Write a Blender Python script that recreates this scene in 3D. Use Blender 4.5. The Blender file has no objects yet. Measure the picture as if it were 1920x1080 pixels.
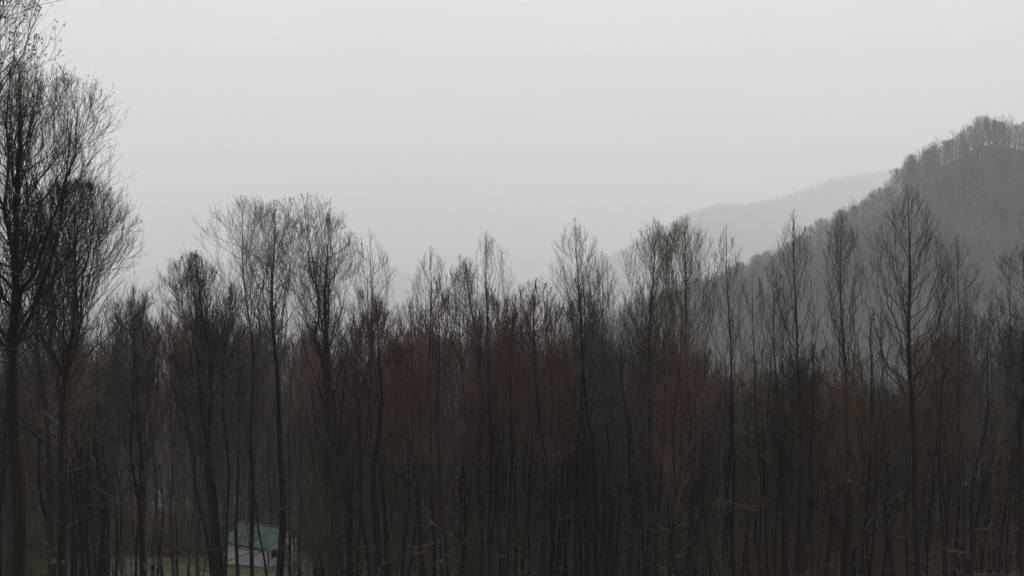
import bpy, math
import numpy as np
from mathutils import Vector

# ---------------------------------------------------------------- camera, sky, sun, exposure
SC = bpy.context.scene
COL = SC.collection
F = 2059.0                       # focal length in pixels of the 1920 px wide frame
PITCH = math.radians(-3.0)
cam_d = bpy.data.cameras.new("camera")
cam_d.sensor_width = 36.0
cam_d.lens = 36.0 * F / 1920.0
cam_d.clip_start = 0.1
cam_d.clip_end = 60000.0
cam = bpy.data.objects.new("camera", cam_d)
COL.objects.link(cam)
cam.location = (0, 0, 0)
cam.rotation_euler = (math.radians(90) + PITCH, 0, 0)
SC.camera = cam

SUN_EL, SUN_AZ = 58.0, 10.0      # overcast: a veiled sun high in front, a little to the right
W = bpy.data.worlds.new("World")
SC.world = W
W.use_nodes = True
nt = W.node_tree
nt.nodes.clear()
sky = nt.nodes.new("ShaderNodeTexSky")
sky.sky_type = 'NISHITA'
sky.sun_disc = False
sky.sun_elevation = math.radians(SUN_EL)
sky.sun_rotation = math.radians(SUN_AZ)
sky.dust_density = 4.0
sky.air_density = 1.0
hsv = nt.nodes.new("ShaderNodeHueSaturation")
hsv.inputs['Saturation'].default_value = 0.10
bg = nt.nodes.new("ShaderNodeBackground")
bg.inputs['Strength'].default_value = 0.10
out = nt.nodes.new("ShaderNodeOutputWorld")
nt.links.new(sky.outputs[0], hsv.inputs['Color'])
# a closed cloud deck: mostly even grey light with faint soft streaks, some of the sky's own glow towards the sun
wtc = nt.nodes.new("ShaderNodeTexCoord")
wmp = nt.nodes.new("ShaderNodeMapping"); wmp.inputs['Scale'].default_value = (1, 1, 2.5)
wnz = nt.nodes.new("ShaderNodeTexNoise"); wnz.inputs['Scale'].default_value = 2.2; wnz.inputs['Detail'].default_value = 5
nt.links.new(wtc.outputs['Generated'], wmp.inputs[0]); nt.links.new(wmp.outputs[0], wnz.inputs['Vector'])
wrp = nt.nodes.new("ShaderNodeValToRGB")
wrp.color_ramp.elements[0].position = 0.3; wrp.color_ramp.elements[0].color = (4.0, 4.3, 4.65, 1)
wrp.color_ramp.elements[1].position = 0.7; wrp.color_ramp.elements[1].color = (6.3, 6.35, 6.45, 1)
nt.links.new(wnz.outputs['Fac'], wrp.inputs[0])
wmx = nt.nodes.new("ShaderNodeMixRGB"); wmx.inputs[0].default_value = 0.35
nt.links.new(wrp.outputs[0], wmx.inputs[1]); nt.links.new(hsv.outputs[0], wmx.inputs[2])
nt.links.new(wmx.outputs[0], bg.inputs['Color'])
nt.links.new(bg.outputs[0], out.inputs['Surface'])

sun_d = bpy.data.lights.new("sun", 'SUN')
sun_d.energy = 1.5
sun_d.angle = math.radians(40)
sun_d.color = (1.0, 0.98, 0.95)
sun = bpy.data.objects.new("sun", sun_d)
COL.objects.link(sun)
_az, _el = math.radians(SUN_AZ), math.radians(SUN_EL)
_to = Vector((math.sin(_az) * math.cos(_el), math.cos(_az) * math.cos(_el), math.sin(_el)))
sun.rotation_euler = _to.to_track_quat('Z', 'Y').to_euler()

SC.view_settings.view_transform = 'Standard'
SC.view_settings.look = 'None'
SC.view_settings.gamma = 1.0
SC.view_settings.use_curve_mapping = False
SC.view_settings.exposure = 0.68
cy = SC.cycles
cy.max_bounces = 8
cy.diffuse_bounces = 2
cy.volume_bounces = 6
cy.use_denoising = True
cy.denoiser = 'OPENIMAGEDENOISE'
cy.denoising_input_passes = 'RGB_ALBEDO_NORMAL'
cy.denoising_prefilter = 'ACCURATE'

# ---------------------------------------------------------------- helpers
RNG = np.random.default_rng(11)

def at(px, py, D):
    """World point seen at photo pixel (px, py), D metres ahead of the camera."""
    x = (px - 960.0) / F
    u = (540.0 - py) / F
    c, s = math.cos(PITCH), math.sin(PITCH)
    d = np.array([x, c - u * s, s + u * c])
    return d * (D / d[1])

def px_of(x, y):
    return 960.0 + F * x / y * math.cos(PITCH)

def tag(o, label=None, cat=None, group=None, kind=None):
    if label: o["label"] = label
    if cat: o["category"] = cat
    if group: o["group"] = group
    if kind: o["kind"] = kind
    return o

def empty(name, loc):
    o = bpy.data.objects.new(name, None)
    COL.objects.link(o)
    o.location = loc
    o.empty_display_size = 0.5
    return o

def mesh_from(name, V, Fq, smooth=False):
    """V (n,3); Fq a list of (m,k) index arrays."""
    me = bpy.data.meshes.new(name)
    V = np.asarray(V, np.float32)
    me.vertices.add(len(V))
    me.vertices.foreach_set("co", V.ravel())
    Fq = [np.asarray(f, np.int32) for f in Fq if len(f)]
    idx = np.concatenate([f.ravel() for f in Fq])
    tot = np.concatenate([np.full(len(f), f.shape[1], np.int32) for f in Fq])
    start = np.concatenate([[0], np.cumsum(tot)[:-1]]).astype(np.int32)
    me.loops.add(len(idx))
    me.loops.foreach_set("vertex_index", idx)
    me.polygons.add(len(tot))
    me.polygons.foreach_set("loop_start", start)
    me.polygons.foreach_set("loop_total", tot)
    me.polygons.foreach_set("use_smooth", np.full(len(tot), smooth, bool))
    me.update(calc_edges=True)
    return me

def obj(name, me, mat, parent=None):
    o = bpy.data.objects.new(name, me)
    COL.objects.link(o)
    if mat is not None and len(me.materials) == 0:
        me.materials.append(mat)
    elif mat is not None:
        o.material_slots[0].link = 'OBJECT'
        o.material_slots[0].material = mat
    o.parent = parent
    return o

class Acc:
    """Collects vertices and faces for one mesh."""
    def __init__(s): s.V, s.F, s.n = [], {}, 0
    def add(s, V, Fa):
        V = np.asarray(V, float).reshape(-1, 3)
        for f in Fa:
            f = np.asarray(f, int)
            if len(f): s.F.setdefault(f.shape[1], []).append(f + s.n)
        s.V.append(V); s.n += len(V)
    def tubes(s, P, R, S):
        N, K, _ = P.shape
        if N == 0: return
        T = np.gradient(P, axis=1)
        T /= np.linalg.norm(T, axis=2, keepdims=True) + 1e-9
        d = P[:, -1] - P[:, 0]
        d /= np.linalg.norm(d, axis=1, keepdims=True) + 1e-9
        ref = np.where(np.abs(d[:, 2:3]) < 0.85, np.array([[0, 0, 1.0]]), np.array([[1.0, 0.13, 0]]))
        U = np.cross(T, ref[:, None, :]); U /= np.linalg.norm(U, axis=2, keepdims=True) + 1e-9
        Wv = np.cross(T, U)
        a = np.arange(S) * 2 * np.pi / S
        V = P[:, :, None, :] + R[:, :, None, None] * (np.cos(a)[None, None, :, None] * U[:, :, None, :] + np.sin(a)[None, None, :, None] * Wv[:, :, None, :])
        base = (np.arange(N) * K * S)[:, None, None]
        k = (np.arange(K - 1) * S)[None, :, None]
        i = np.arange(S)[None, None, :]
        j = (i + 1) % S
        A = base + k + i; B = base + k + j
        Fa = np.stack([A, B, B + S, A + S], axis=-1).reshape(-1, 4)
        s.add(V.reshape(-1, 3), [Fa])
    def box(s, c, size, M=None):
        h = np.array(size) / 2.0
        v = np.array([[x, y, z] for z in (-1, 1) for y in (-1, 1) for x in (-1, 1)]) * h + np.array(c)
        if M is not None: v = v @ M.T
        s.add(v, [np.array([[0, 2, 3, 1], [4, 5, 7, 6], [0, 1, 5, 4], [2, 6, 7, 3], [0, 4, 6, 2], [1, 3, 7, 5]])])
    def mesh(s, name, smooth=False):
        return mesh_from(name, np.concatenate(s.V), [np.concatenate(f) for f in s.F.values()], smooth)

# ---------------------------------------------------------------- materials
def new_mat(name):
    m = bpy.data.materials.new(name)
    m.use_nodes = True
    n = m.node_tree
    b = n.nodes["Principled BSDF"]
    b.inputs['Roughness'].default_value = 0.85
    b.inputs['Specular IOR Level'].default_value = 0.25
    return m, n, b

def ramp(n, cols, pos):
    r = n.nodes.new("ShaderNodeValToRGB")
    e = r.color_ramp.elements
    while len(e) < len(cols): e.new(0.5)
    for k, (c, p) in enumerate(zip(cols, pos)):
        e[k].position = p
        e[k].color = (*c, 1)
    return r

def bark_mat(name, dark, light, lichen, amount=0.66):
    m, n, b = new_mat(name)
    tc = n.nodes.new("ShaderNodeTexCoord")
    mp = n.nodes.new("ShaderNodeMapping")
    mp.inputs['Scale'].default_value = (6, 6, 1.2)
    n.links.new(tc.outputs['Object'], mp.inputs[0])
    nz = n.nodes.new("ShaderNodeTexNoise")
    nz.inputs['Scale'].default_value = 1.6; nz.inputs['Detail'].default_value = 6
    n.links.new(mp.outputs[0], nz.inputs['Vector'])
    r = ramp(n, [dark, light], [0.35, 0.7])
    n.links.new(nz.outputs['Fac'], r.inputs[0])
    n2 = n.nodes.new("ShaderNodeTexNoise")
    n2.inputs['Scale'].default_value = 1.9; n2.inputs['Detail'].default_value = 5
    n.links.new(tc.outputs['Object'], n2.inputs['Vector'])
    r2 = ramp(n, [(0, 0, 0), (1, 1, 1)], [amount, amount + 0.06])
    n.links.new(n2.outputs['Fac'], r2.inputs[0])
    mx = n.nodes.new("ShaderNodeMixRGB")
    mx.inputs[2].default_value = (*lichen, 1)
    n.links.new(r2.outputs[0], mx.inputs[0]); n.links.new(r.outputs[0], mx.inputs[1])
    oi = n.nodes.new("ShaderNodeObjectInfo")
    mr = n.nodes.new("ShaderNodeMapRange")
    mr.inputs[3].default_value = 0.75; mr.inputs[4].default_value = 1.3
    n.links.new(oi.outputs['Random'], mr.inputs[0])
    hs = n.nodes.new("ShaderNodeHueSaturation")
    n.links.new(mr.outputs[0], hs.inputs['Value']); n.links.new(mx.outputs[0], hs.inputs['Color'])
    n.links.new(hs.outputs[0], b.inputs['Base Color'])
    bp = n.nodes.new("ShaderNodeBump"); bp.inputs['Strength'].default_value = 0.6; bp.inputs['Distance'].default_value = 0.03
    n.links.new(nz.outputs['Fac'], bp.inputs['Height']); n.links.new(bp.outputs[0], b.inputs['Normal'])
    return m

def twig_mat(name, a, c):
    m, n, b = new_mat(name)
    tc = n.nodes.new("ShaderNodeTexCoord")
    nz = n.nodes.new("ShaderNodeTexNoise"); nz.inputs['Scale'].default_value = 0.8; nz.inputs['Detail'].default_value = 4
    n.links.new(tc.outputs['Object'], nz.inputs['Vector'])
    r = ramp(n, [a, c], [0.38, 0.64])
    n.links.new(nz.outputs['Fac'], r.inputs[0])
    oi = n.nodes.new("ShaderNodeObjectInfo")
    mr = n.nodes.new("ShaderNodeMapRange"); mr.inputs[3].default_value = 0.5; mr.inputs[4].default_value = 2.1
    n.links.new(oi.outputs['Random'], mr.inputs[0])
    hs = n.nodes.new("ShaderNodeHueSaturation")
    n.links.new(mr.outputs[0], hs.inputs['Value']); n.links.new(r.outputs[0], hs.inputs['Color'])
    n.links.new(hs.outputs[0], b.inputs['Base Color'])
    return m

BARK = {
    'dark': bark_mat("dark bark", (0.007, 0.007, 0.007), (0.018, 0.017, 0.015), (0.20, 0.20, 0.16), 0.69),
    'olive': bark_mat("lichened bark", (0.014, 0.014, 0.009), (0.036, 0.036, 0.022), (0.20, 0.21, 0.15), 0.65),
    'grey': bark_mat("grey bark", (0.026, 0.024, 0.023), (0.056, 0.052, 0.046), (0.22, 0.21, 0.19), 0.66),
    'brown': bark_mat("brown bark", (0.014, 0.010, 0.008), (0.034, 0.024, 0.018), (0.16, 0.14, 0.11), 0.70),
}
TWIG = {
    'dark': twig_mat("dark twigs", (0.024, 0.021, 0.020), (0.052, 0.046, 0.039)),
    'olive': twig_mat("olive twigs", (0.038, 0.037, 0.020), (0.085, 0.082, 0.046)),
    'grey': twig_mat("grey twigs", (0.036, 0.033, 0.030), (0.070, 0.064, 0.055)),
    'red': twig_mat("red-brown twigs", (0.044, 0.027, 0.022), (0.098, 0.060, 0.047)),
    'rust': twig_mat("rust twigs", (0.048, 0.029, 0.017), (0.095, 0.060, 0.034)),
}
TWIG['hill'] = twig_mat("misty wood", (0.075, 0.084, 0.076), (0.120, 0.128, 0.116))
def leaf_mat(name, a, c):
    m, n, b = new_mat(name)
    ge = n.nodes.new("ShaderNodeNewGeometry")
    r = ramp(n, [a, c], [0.1, 0.9])
    n.links.new(ge.outputs['Random Per Island'], r.inputs[0])
    n.links.new(r.outputs[0], b.inputs['Base Color'])
    return m
BUD_GREEN = leaf_mat("green buds", (0.14, 0.19, 0.06), (0.32, 0.38, 0.17))
BUD_PALE = leaf_mat("pale buds", (0.14, 0.13, 0.10), (0.30, 0.28, 0.22))
BUD_RED = leaf_mat("red buds", (0.07, 0.030, 0.022), (0.12, 0.05, 0.035))
LEAF_RUST = leaf_mat("withered leaves", (0.055, 0.031, 0.015), (0.11, 0.065, 0.032))
LEAF_YELLOW = leaf_mat("yellow green leaves", (0.20, 0.20, 0.04), (0.42, 0.40, 0.10))

# ---------------------------------------------------------------- ground and hills
PY = np.array([-400, -60, 0, 20, 60, 108, 120, 130, 160, 220, 300, 500, 700, 900, 1500, 2500, 30000], float)
PZ = np.array([40, 8, -6.5, -11.5, -22, -34.6, -37.4, -39.0, -46, -58, -71, -98, -112, -132, -300, -420, -424], float)
def zg(x, y):
    x = np.asarray(x, float); y = np.asarray(y, float)
    z = np.interp(y, PY, PZ)
    f = np.clip((np.hypot(x, y) - 5) / 60, 0, 1) * np.clip((900 - y) / 500, 0, 1)
    n = 0.35 * np.sin(x * 0.13 + 1.7) * np.cos(y * 0.11 + 0.6) + 0.22 * np.sin(x * 0.31 + y * 0.23)
    yard = 1 - np.exp(-(((x + 28) / 14) ** 2 + ((y - 121) / 12) ** 2))
    return z + n * f * yard
def zg1(x, y): return float(zg(x, y))

def noise_ground(n, cols, pos, sc):
    tc = n.nodes.new("ShaderNodeTexCoord")
    nz = n.nodes.new("ShaderNodeTexNoise"); nz.inputs['Scale'].default_value = sc; nz.inputs['Detail'].default_value = 9
    nz.inputs['Roughness'].default_value = 0.65
    n.links.new(tc.outputs['Object'], nz.inputs['Vector'])
    r = ramp(n, cols, pos)
    n.links.new(nz.outputs['Fac'], r.inputs[0])
    return nz, r

m_litter, n_, b_ = new_mat("leaf litter")
nz, r = noise_ground(n_, [(0.010, 0.008, 0.006), (0.026, 0.017, 0.011), (0.050, 0.031, 0.019)], [0.35, 0.5, 0.68], 0.35)
n_.links.new(r.outputs[0], b_.inputs['Base Color'])
bp = n_.nodes.new("ShaderNodeBump"); bp.inputs['Strength'].default_value = 0.8; bp.inputs['Distance'].default_value = 0.15
n_.links.new(nz.outputs['Fac'], bp.inputs['Height']); n_.links.new(bp.outputs[0], b_.inputs['Normal'])

gx = np.sinh(np.linspace(-7.2, 7.2, 221)) * 16.5 / 1.0
gx = gx * (30000.0 / gx[-1])
gx = np.sort(np.concatenate([gx[np.abs(gx) > 90], np.linspace(-90, 90, 121)]))
gy = np.sort(np.concatenate([np.linspace(-400, -20, 20), np.linspace(-15, 170, 124), np.geomspace(175, 30000, 90)]))
X, Y = np.meshgrid(gx, gy)
V = np.stack([X, Y, zg(X, Y)], -1).reshape(-1, 3)
def grid_faces(nr, nc):
    i = (np.arange(nr - 1) * nc)[:, None] + np.arange(nc - 1)[None, :]
    return np.stack([i, i + 1, i + nc + 1, i + nc], -1).reshape(-1, 4)
ground = obj("ground", mesh_from("ground", V, [grid_faces(len(gy), len(gx))], True), m_litter)
tag(ground, kind="structure", label="brown leaf-littered hillside dropping away under the bare trees")

m_hill, n_, b_ = new_mat("wooded slope floor")
nz, r = noise_ground(n_, [(0.040, 0.038, 0.030), (0.075, 0.068, 0.052)], [0.4, 0.62], 0.03)
n_.links.new(r.outputs[0], b_.inputs['Base Color'])

def ridge_mesh(name, crest, front, back, n_az=260, n_r=46, rough=6.0, seed=1, edge=0.0, zb=-114.0):
    """A hill as a height field over azimuth x distance: rises from the valley at `front` x the crest distance to the crest, falls behind it."""
    rng = np.random.default_rng(seed)
    c = np.array(crest, float)
    pts = np.array([at(a, b, d) for a, b, d in c])
    az = np.arctan2(pts[:, 0], pts[:, 1])
    dist = np.hypot(pts[:, 0], pts[:, 1])
    A = np.linspace(az[0], az[-1], n_az)
    Z = np.interp(A, az, pts[:, 2]); Dd = np.interp(A, az, dist)
    ph = rng.uniform(0, 6.28, 8)
    for k in range(8):
        Z = Z + edge * np.sin(A * (40 * 1.7 ** k) + ph[k]) / (1.5 ** k)
    v = np.concatenate([np.linspace(front, 1, n_r), np.linspace(1, back, 14)[1:]])
    s = np.where(v < 1, (v - front) / (1 - front), 1 - (v - 1) / (back - 1) * 1.9)
    s = np.where(v < 1, 0.35 * s + 0.65 * (s * s * (3 - 2 * s)), s)
    R = Dd[:, None] * v[None, :]
    x = R * np.sin(A)[:, None]; y = R * np.cos(A)[:, None]
    z = zb + (Z[:, None] - zb) * s[None, :]
    k_ = max(1.0, dist.mean() / 800)
    n1 = np.sin(x / 47 / k_ + 1.3) * np.sin(y / 61 / k_ + 0.4) + 0.5 * np.sin((x / 19 + y / 23) / k_)
    z = z + rough * n1 * np.clip(s * (1 - s) * 4, 0, 1)[None, :]
    V = np.stack([x, y, z], -1).reshape(-1, 3)
    def height(a, rr):
        return np.interp(a, A, Z), np.interp(a, A, Dd)
    def surf(a, vv):
        Za = np.interp(a, A, Z); Da = np.interp(a, A, Dd)
        ss = np.interp(vv, v, s); rr = Da * vv
        xx = rr * np.sin(a); yy = rr * np.cos(a)
        nn = np.sin(xx / 47 / k_ + 1.3) * np.sin(yy / 61 / k_ + 0.4) + 0.5 * np.sin((xx / 19 + yy / 23) / k_)
        return np.stack([xx, yy, zb + (Za - zb) * ss + rough * nn * np.clip(ss * (1 - ss) * 4, 0, 1)], -1)
    return mesh_from(name, V, [grid_faces(n_az, len(v))], True), surf, (A[0], A[-1])

H1 = [(760, 800, 720), (980, 720, 740), (1100, 660, 750), (1200, 615, 760), (1300, 578, 770), (1400, 545, 780), (1470, 515, 785), (1540, 470, 795),
      (1600, 432, 800), (1660, 398, 805), (1700, 352, 810), (1745, 322, 815), (1790, 300, 820), (1840, 272, 825), (1880, 275, 830),
      (1930, 284, 835), (2000, 275, 840), (2200, 300, 850), (2500, 420, 860)]
me, surf1, lim1 = ridge_mesh("wooded_hill", H1, 0.55, 1.5, rough=9)
tag(obj("hill", me, m_hill), kind="structure", label="steep grey wooded hill rising at the right into mist")
H2 = [(600, 760, 5196), (760, 660, 5345), (880, 608, 5493), (1000, 556, 5642), (1060, 528, 5790), (1130, 492, 5939), (1200, 456, 6087), (1250, 428, 6161),
      (1290, 406, 6236), (1340, 390, 6310), (1400, 387, 6533), (1470, 372, 6830), (1560, 340, 7423), (1650, 325, 7869), (1760, 305, 8314), (1900, 280, 8760), (2200, 250, 8908)]
me, surf2, lim2 = ridge_mesh("distant_ridge", H2, 0.55, 1.4, rough=14, seed=3, edge=2.0, zb=-428.0)
tag(obj("hill", me, m_hill), kind="structure", label="faint second ridge fading into the fog behind the near hill")
H3 = [(-700, 420, 16062), (-300, 390, 16062), (100, 376, 16272), (250, 370, 16272), (400, 357, 16272), (520, 347, 16272), (600, 328, 16272), (680, 313, 16272), (760, 318, 16484),
      (900, 334, 16695), (1000, 345, 16909), (1250, 350, 17118), (1500, 380, 17329), (2200, 420, 17329), (2700, 440, 17329)]
me, surf3, lim3 = ridge_mesh("far_mountain", H3, 0.6, 1.3, rough=20, seed=5, edge=3.0, zb=-428.0)
tag(obj("mountain", me, m_hill), kind="structure", label="barely visible mountain across the valley, almost lost in fog")

# ---------------------------------------------------------------- bare trees
def rot_perp(T, rng):
    v = rng.normal(size=T.shape)
    v -= (v * T).sum(-1, keepdims=True) * T
    return v / (np.linalg.norm(v, axis=-1, keepdims=True) + 1e-9)

def spawn(P, R, n, t0, length, ang, up, rf, K, rng, rmin, curve=0.25, lift=0.25, jit=0.03, env=None):
    """n side shoots along every parent polyline; with env, each shoot stops at the crown's envelope."""
    N, Kp, _ = P.shape
    L0 = np.linalg.norm(np.diff(P, axis=1), axis=2).sum(1)
    t = t0 + (1 - t0) * (np.arange(n)[None, :] + rng.uniform(0.1, 0.95, (N, n))) / n
    f = t * (Kp - 1); i = np.minimum(f.astype(int), Kp - 2); w = (f - i)[..., None]
    ar = np.arange(N)[:, None]
    p0 = P[ar, i] * (1 - w) + P[ar, i + 1] * w
    T = P[ar, i + 1] - P[ar, i]; T /= np.linalg.norm(T, axis=-1, keepdims=True) + 1e-9
    r0 = (R[ar, i] * (1 - w[..., 0]) + R[ar, i + 1] * w[..., 0])
    perp = rot_perp(T, rng)
    a = ang * rng.uniform(0.6, 1.35, (N, n, 1))
    d = np.cos(a) * T + np.sin(a) * perp
    d[..., 2] += up
    d /= np.linalg.norm(d, axis=-1, keepdims=True)
    Ln = length(L0[:, None], t) * rng.uniform(0.55, 1.15, (N, n))
    if env is not None:
        m = np.linspace(0.08, 1, 12)
        q = p0[:, :, None] + d[:, :, None] * (Ln[..., None] * m)[..., None]
        q[..., 2] += lift * Ln[..., None] * m ** 2
        out_ = env(q) > rng.uniform(0.72, 1.12, (N, n, 1))
        first = np.where(out_.any(-1), out_.argmax(-1), 11)
        Ln = Ln * np.maximum(m[first], 0.12)
    s = np.linspace(0, 1, K)[None, None, :, None]
    Q = p0[:, :, None, :] + d[:, :, None, :] * (Ln[..., None, None] * s)
    Q = Q + rng.normal(size=(N, n, 1, 3)) * (curve * Ln[..., None, None] * 0.3) * s * s
    Q[..., 2] += (lift * Ln[..., None] * (s[..., 0] ** 2))
    if K > 2:
        Q[:, :, 1:, :] += rng.normal(size=(N, n, K - 1, 3)) * (jit * Ln[..., None, None])
    r1 = np.maximum(r0 * rf, rmin)
    Rr = r1[..., None] * (1 - 0.62 * np.linspace(0, 1, K)[None, None, :])
    Rr = np.maximum(Rr, rmin * 0.7)
    return Q.reshape(N * n, K, 3), Rr.reshape(N * n, K)

def profile(shape, s):
    """Half-width of the crown (0-1) at relative crown height s."""
    s = np.clip(s, 0, 1)
    if shape == 'spire':      # egg, widest below the middle, tapering to a tip
        return np.where(s < 0.38, 0.42 + 0.58 * (s / 0.38) ** 0.6, np.cos(np.pi / 2 * np.clip((s - 0.38) / 0.62, 0, 1) ** 1.25) ** 0.75)
    if shape == 'broom':      # fan, widest above the middle, rounded flat top
        return np.where(s < 0.62, 0.30 + 0.70 * (s / 0.62) ** 0.75, np.clip(1 - np.clip((s - 0.62) / 0.38, 0, 1) ** 1.6, 0, 1) ** 0.75)
    return np.where(s < 0.5, 0.5 + 0.5 * (s / 0.5) ** 0.6, np.sqrt(np.clip(1 - ((s - 0.5) / 0.5) ** 2.2, 0, 1)))

def grow(seed, H, top=(0, 0), R=3.0, cb=0.45, r0=0.22, shape='spire', n1=30, n2=8, n3=4, n4=2, steep=None, wob=0.25, twig=0.008, stubs=4, leaders=0, buds=0, budsize=0.05, bow=0.0):
    """One bare broadleaf tree at the origin; returns (trunk Acc, crown Acc, buds Acc or None)."""
    rng = np.random.default_rng(seed)
    K = 18
    t = np.linspace(0, 1, K)
    ph = rng.uniform(0, 6.28, 4)
    def axis(tt):
        e = np.sin(np.clip(tt, 0, 1) * np.pi) ** 0.7
        x = top[0] * tt + wob * e * (np.sin(tt * 7 + ph[0]) + 0.5 * np.sin(tt * 17 + ph[1])) + bow * np.sin(tt * np.pi)
        y = top[1] * tt + wob * e * (np.sin(tt * 6 + ph[2]) + 0.5 * np.sin(tt * 15 + ph[3]))
        return np.stack([x, y, tt * H], -1)
    lump = rng.uniform(0, 6.28, 3)
    def env(q):
        tt = np.clip(q[..., 2] / H, 0, 1.2)
        A = axis(np.clip(tt, 0, 1))
        dx, dy = q[..., 0] - A[..., 0], q[..., 1] - A[..., 1]
        th = np.arctan2(dy, dx)
        lm = 1 + 0.12 * np.sin(2 * th + lump[0] + tt * 4) + 0.09 * np.sin(3 * th + lump[1] - tt * 9) + 0.06 * np.sin(tt * 31 + lump[2])
        s = (tt - cb) / (1 - cb)
        g = np.hypot(dx, dy) / (R * lm * profile(shape, s) + 0.05)
        return np.where(s > 1.0, 9.0, g)
    P0 = axis(t)
    rad = lambda tt: r0 * ((1 - tt) ** 0.9 * 0.94 + 0.02) * (1 + 0.5 * np.exp(-tt * 40))
    R0 = np.maximum(rad(t), twig * 1.5)
    tr, cr = Acc(), Acc()
    P0b = P0.copy(); P0b[0, 2] -= 0.6
    tr.tubes(P0b[None], R0[None], 9)
    Kp = 9
    q = np.linspace(0, 1, Kp)[None, :, None]
    def limbs(n, s0, s1, la, kf, bend):
        az = rng.uniform(0, 2 * np.pi) + np.arange(n) * 2.399 + rng.normal(size=n) * 0.4
        ts = np.clip(cb * 0.9 + (1 - cb * 0.9) * s0, 0, 0.985)
        tz = cb + (1 - cb) * s1
        A0 = axis(ts); tip = axis(np.clip(tz, 0, 1)); lat = R * profile(shape, s1) * la
        tip[:, 0] += np.cos(az) * lat; tip[:, 1] += np.sin(az) * lat
        mid = A0 * 0.5 + tip * 0.5
        lm_ = lat * bend
        if shape == 'spire':      # limbs leave the trunk, reach the crown's flank early, then run almost straight up
            lm_ = np.maximum(lm_, (0.88 - 0.40 * s0) * R * profile(shape, 0.25 * s0 + 0.5 * s1) * la - lat * 0.5)
        mid[:, 0] += np.cos(az) * lm_; mid[:, 1] += np.sin(az) * lm_
        mid[:, 2] -= (tip[:, 2] - A0[:, 2]) * bend * 0.9
        P1 = (1 - q) ** 2 * A0[:, None] + 2 * q * (1 - q) * mid[:, None] + q ** 2 * tip[:, None]
        Ln = np.linalg.norm(tip - A0, axis=1)
        P1[:, 1:-1] += rng.normal(size=(n, Kp - 2, 3)) * (0.014 * Ln[:, None, None])
        r1 = rad(ts) * kf * rng.uniform(0.8, 1.2, n)
        r1 = np.minimum(r1, 0.018 * Ln + 0.012) if kf < 0.6 else r1
        return P1, np.maximum(r1[:, None] * (1 - 0.82 * q[..., 0]), twig * 1.2)
    n = n1
    s0 = (np.arange(n) + rng.uniform(0, 1, n)) / n * 0.86
    reach = {'broom': 0.30, 'spire': 0.27}.get(shape, 0.12)
    s1 = np.clip(s0 + (1 - s0) * rng.uniform(reach, reach + (0.38 if shape == 'spire' else 0.5), n), 0.06, 0.985)
    P1, R1 = limbs(n, s0, s1, rng.uniform(0.6, 1.0, n), 0.36 if shape == 'spire' else 0.45, 0.24 if shape != 'round' else 0.16)
    cr.tubes(P1, R1, 5)
    Ps_, Rs_ = [P1], [R1]
    if leaders:
        Pl, Rl = limbs(leaders, rng.uniform(0.0, 0.3, leaders), rng.uniform(0.78, 0.97, leaders), rng.uniform(0.4, 0.95, leaders), 0.66, 0.22)
        tr.tubes(Pl, Rl, 7)
        Pm, Rm = spawn(Pl, Rl, 6, 0.22, lambda L, tt: np.minimum(L * 0.6, R * 1.3) * (1.1 - 0.5 * tt), 0.55, 0.3, 0.5, Kp, rng, twig * 1.3, env=env)
        cr.tubes(Pm, Rm, 4)
        Ps_ += [Pl, Pm]; Rs_ += [Rl, Rm]
    P1 = np.concatenate(Ps_); R1 = np.concatenate(Rs_)
    P2, R2 = spawn(P1, R1, n2, 0.14, lambda L, tt: np.minimum(L * 0.62, R * 0.9) * (1.1 - 0.5 * tt) + 0.2, 0.66 if shape == 'round' else 0.52, 0.20 if shape == 'round' else 0.32, 0.48, 5, rng, twig * 1.1, lift=0.22, env=env)
    Pt, Rt = spawn(P0[None, int(K * 0.66):], R0[None, int(K * 0.66):], 14, 0.0, lambda L, tt: R * 0.9 * (1.0 - 0.5 * tt) + 0 * L, 0.42, 0.35, 0.4, 5, rng, twig * 1.1, env=env)
    P2 = np.concatenate([P2, Pt]); R2 = np.concatenate([R2, Rt])
    cr.tubes(P2, R2, 3)
    tips = P2[:, -1]
    if n3:
        P3, R3 = spawn(P2, R2, n3, 0.12, lambda L, tt: L * 0.55 * (1.1 - 0.5 * tt) + 0.14, 0.60 if shape == 'round' else 0.5, 0.26 if shape == 'round' else 0.34, 0.62, 3, rng, twig * 0.95, lift=0.2, env=env)
        cr.tubes(P3, R3, 3)
        tips = P3[:, -1]
        if n4:
            P4, R4 = spawn(P3, R3, n4, 0.2, lambda L, tt: L * 0.5 * (1.1 - 0.4 * tt) + 0.10, 0.55, 0.3, 0.75, 2, rng, twig * 0.8)
            cr.tubes(P4, R4, 3)
            tips = P4[:, -1]
    if stubs:     # dead lower branches on the bare bole
        zz = rng.uniform(0.35, 1.0, stubs) * cb * H
        aa = rng.uniform(0, 6.28, stubs); ll = rng.uniform(0.7, 2.8, stubs)
        B = axis(zz / H)
        dd = np.stack([np.cos(aa), np.sin(aa), rng.uniform(-0.1, 0.8, stubs)], -1)
        Ps = B[:, None] + dd[:, None] * (ll[:, None, None] * np.linspace(0, 1, 6)[None, :, None])
        Ps[:, 1:] += rng.normal(size=(stubs, 5, 3)) * 0.07
        Rs = np.maximum(0.03 * (1 - 0.7 * np.linspace(0, 1, 6))[None] * np.ones((stubs, 1)), twig)
        cr.tubes(Ps, Rs, 4)
        Pq, Rq = spawn(Ps, Rs, 5, 0.3, lambda L, tt: L * 0.4, 0.7, 0.2, 0.5, 3, rng, twig)
        cr.tubes(Pq, Rq, 3)
    bm = None
    if buds:
        k = rng.choice(len(tips), min(buds, len(tips)), replace=False)
        bm = leaf_quads(tips[k], budsize, rng)
    return tr, cr, bm

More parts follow.
